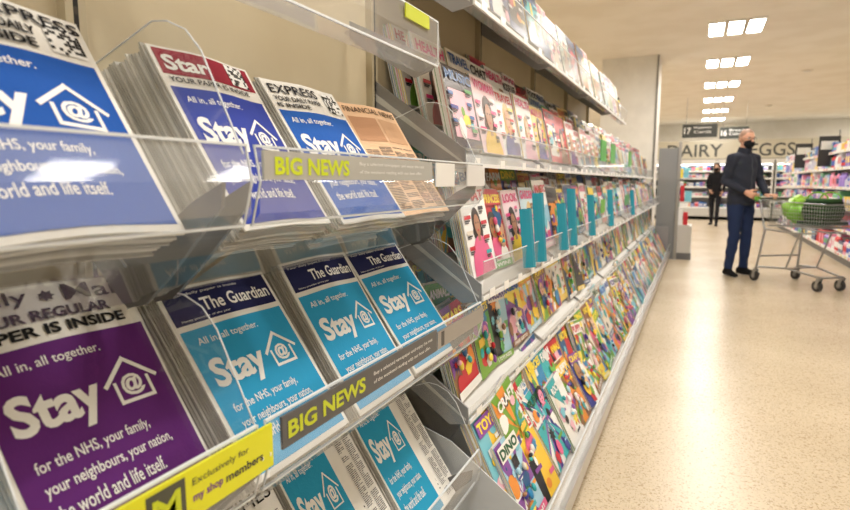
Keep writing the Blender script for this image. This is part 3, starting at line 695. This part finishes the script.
person('man',(.49,8.02,0),math.radians(-42),1.015,PM,dict(skin=(222,172,146),top=(48,52,64),legs=(40,54,90),shoe=(26,26,28),hem=.875,hair=(150,120,102),brow=(100,78,64),zip=(78,82,90)),'short',True,math.radians(-14),math.radians(10),True)
PW=dict(g=.88,kneeL=(.10,.085,.50),ankleL=(.12,.085,.10),toeL=.1,kneeR=(-.02,-.085,.50),ankleR=(-.14,-.085,.12),toeR=-.1,
        elbowL=(-.03,.22,1.16),wristL=(.12,.20,.98),palmL=(0,-1,0),curlL=.4,elbowR=(.0,-.22,1.16),wristR=(.14,-.13,1.02),palmR=(0,1,0),curlR=.6)
person('woman',(.43,16.9,0),math.radians(-100),.93,PW,dict(skin=(214,170,145),top=(30,30,34),legs=(34,34,40),shoe=(30,30,32),hem=.80,hair=(60,42,34),brow=(50,36,30)),'long',True,0,0)
# ---------------------------------------------------------------- trolley
TR=empty('shopping_trolley')
ax=Vector((.58,-.815,0)).normalized(); ang=math.atan2(ax.y,ax.x)
TR.location=(.90,7.82,0); TR.rotation_euler[2]=ang
ch=(176,178,180); mb=MB()
def bas(t,s,z):
    wt=.27-.055*t; wb=.23-.05*t
    top=(.02+.80*t, s*wt,.955-.03*t); bot=(.08+.70*t,s*wb,.66+.02*t)
    return tuple(bot[i]+(top[i]-bot[i])*z for i in range(3))
for z in (0,.14,.28,.42,.56,.70,.85,1):
    r=.006 if z in(0,1) else .0024
    pts=[bas(t/6,-1,z) for t in range(7)]+[bas(1,s/3,z) for s in range(-2,4)]+[bas(1-t/6,1,z) for t in range(1,7)]+[bas(0,-1,z)]
    mb.path(pts,r,ch,METAL,5)
for i in range(25):
    t=i/24
    for s in (-1,1): mb.tube(bas(t,s,0),bas(t,s,1),.0022,ch,METAL,4)
    mb.tube(bas(t,-1,0),bas(t,1,0),.0022,ch,METAL,4)
for i in range(15):
    s=-1+2*i/14
    for t in (0,1): mb.tube(bas(t,s,0),bas(t,s,1),.0022,ch,METAL,4)
    mb.tube(bas(0,s,0),bas(1,s,0),.0022,ch,METAL,4)
for i in range(9):
    s=-.9+1.8*i/8; a=bas(.22,s,.05);b=bas(.02,s,.95); mb.tube(a,b,.0024,ch,METAL,4)
mb.build('basket',TR)
mb=MB()
for s in (-1,1):
    mb.path([(-.10,s*.235,.965),(-.04,s*.25,.93),(.04,s*.25,.66),(.06,s*.25,.60)],.012,ch,METAL,8)
    mb.path([(.06,s*.25,.60),(.02,s*.27,.30),(.0,s*.28,.145)],.013,ch,METAL,8)
    mb.path([(.06,s*.25,.62),(.42,s*.21,.60),(.70,s*.18,.62)],.010,ch,METAL,8)
    mb.path([(.0,s*.28,.17),(.35,s*.2,.20),(.74,s*.13,.15)],.012,ch,METAL,8)
    mb.path([(.35,s*.2,.20),(.50,s*.2,.60)],.010,ch,METAL,8)
mb.tube((.02,-.27,.30),(.02,.27,.30),.010,ch,METAL,8); mb.tube((.74,-.14,.15),(.74,.14,.15),.011,ch,METAL,8); mb.tube((.35,-.2,.2),(.35,.2,.2),.008,ch,METAL,8)
mb.build('frame',TR)
mb=MB(); mb.tube((-.10,-.25,.965),(-.10,.25,.965),.016,(60,66,62),GLOSS,12)
for s in (-1,1): mb.box((-.125,s*.245-.02,.94),(-.07,s*.245+.02,.99),(90,150,50),GLOSS)
mb.build('handle',TR)
mb=MB()
for x,y in ((0,.28),(0,-.28),(.74,.14),(.74,-.14)):
    mb.tube((x-.02,y-.014,.06),(x-.02,y+.014,.06),.0595,(50,50,52),GLOSS,20); mb.tube((x-.02,y-.016,.06),(x-.02,y+.016,.06),.03,(150,150,150),METAL,12)
    for s in (-1,1): mb.prism_xz([(x-.032,.05),(x-.008,.05),(x+.025,.145),(x-.025,.145)],y+s*.02-.002,y+s*.02+.002,ch,METAL)
    mb.tube((x,y,.135),(x,y,.165),.018,ch,METAL,10)
mb.build('castor_wheels',TR)
def blob(c,r,amp,seed):
    random.seed(seed); v,f=ell(c,r,12); ph=[R(0,6) for _ in range(3)]
    return [(x+amp*math.sin(z*60+ph[0]),y+amp*math.sin(x*55+ph[1]),z+amp*math.sin(y*50+ph[2]+x*40)) for x,y,z in v],f
mb=MB()
for i,(c,r,cl) in enumerate((((.20,.02,.86),(.10,.17,.12),(140,196,60)),((.30,-.05,.80),(.10,.13,.10),(120,185,45)),((.16,.08,.96),(.07,.10,.05),(170,212,90)))):
    v,f=blob(c,r,.012,i+3); mb.add(v,f,cl,GLOSS,None,None,True)
mb.build('green_salad_bags',TR)
mb=MB(); 
mb.box((.42,-.17,.70),(.72,.17,.74),(38,66,40),CLOTH)
for i in range(9):
    z=.73+i*.028; k=.15+.03*math.sin(i/8*3.14)
    v,f=loft([((.57,0,z),k+.02,k),((.57,0,z+.014),k+.026,k+.006),((.57,0,z+.028),k+.02,k)],20,(0,1,0)); mb.add(v,f,(34,58,36) if i%2 else (62,96,58),CLOTH,None,None,True)
for s in (-.08,.08): mb.path([(.57+.13*math.cos(t*math.pi/8),s,.98+.07*math.sin(t*math.pi/8)) for t in range(9)],.008,(120,180,60),CLOTH,6)
mb.build('green_carrier_bag',TR)
# ---------------------------------------------------------------- camera
th=math.atan(.4776); ph=math.atan(73/567)
F=Vector((-math.sin(th)*math.cos(ph),math.cos(th)*math.cos(ph),-math.sin(ph))); Rr=Vector((math.cos(th),math.sin(th),0)); U=Rr.cross(F)
cd=bpy.data.cameras.new('camera'); cam=bpy.data.objects.new('camera',cd); sc.collection.objects.link(cam)
cam.matrix_world=Matrix(((Rr.x,U.x,-F.x,0),(Rr.y,U.y,-F.y,0),(Rr.z,U.z,-F.z,1.16),(0,0,0,1)))
cd.sensor_width=36; cd.lens=567/850*36; cd.clip_start=.02; cd.clip_end=100
cd.dof.use_dof=True; cd.dof.focus_distance=1.3; cd.dof.aperture_fstop=4.5
sc.camera=cam
w=bpy.data.worlds.new('world'); sc.world=w; w.use_nodes=True; w.node_tree.nodes['Background'].inputs[0].default_value=(.9,.85,.78,1); w.node_tree.nodes['Background'].inputs[1].default_value=.3
print('verts',sum(len(m.vertices) for m in bpy.data.meshes))
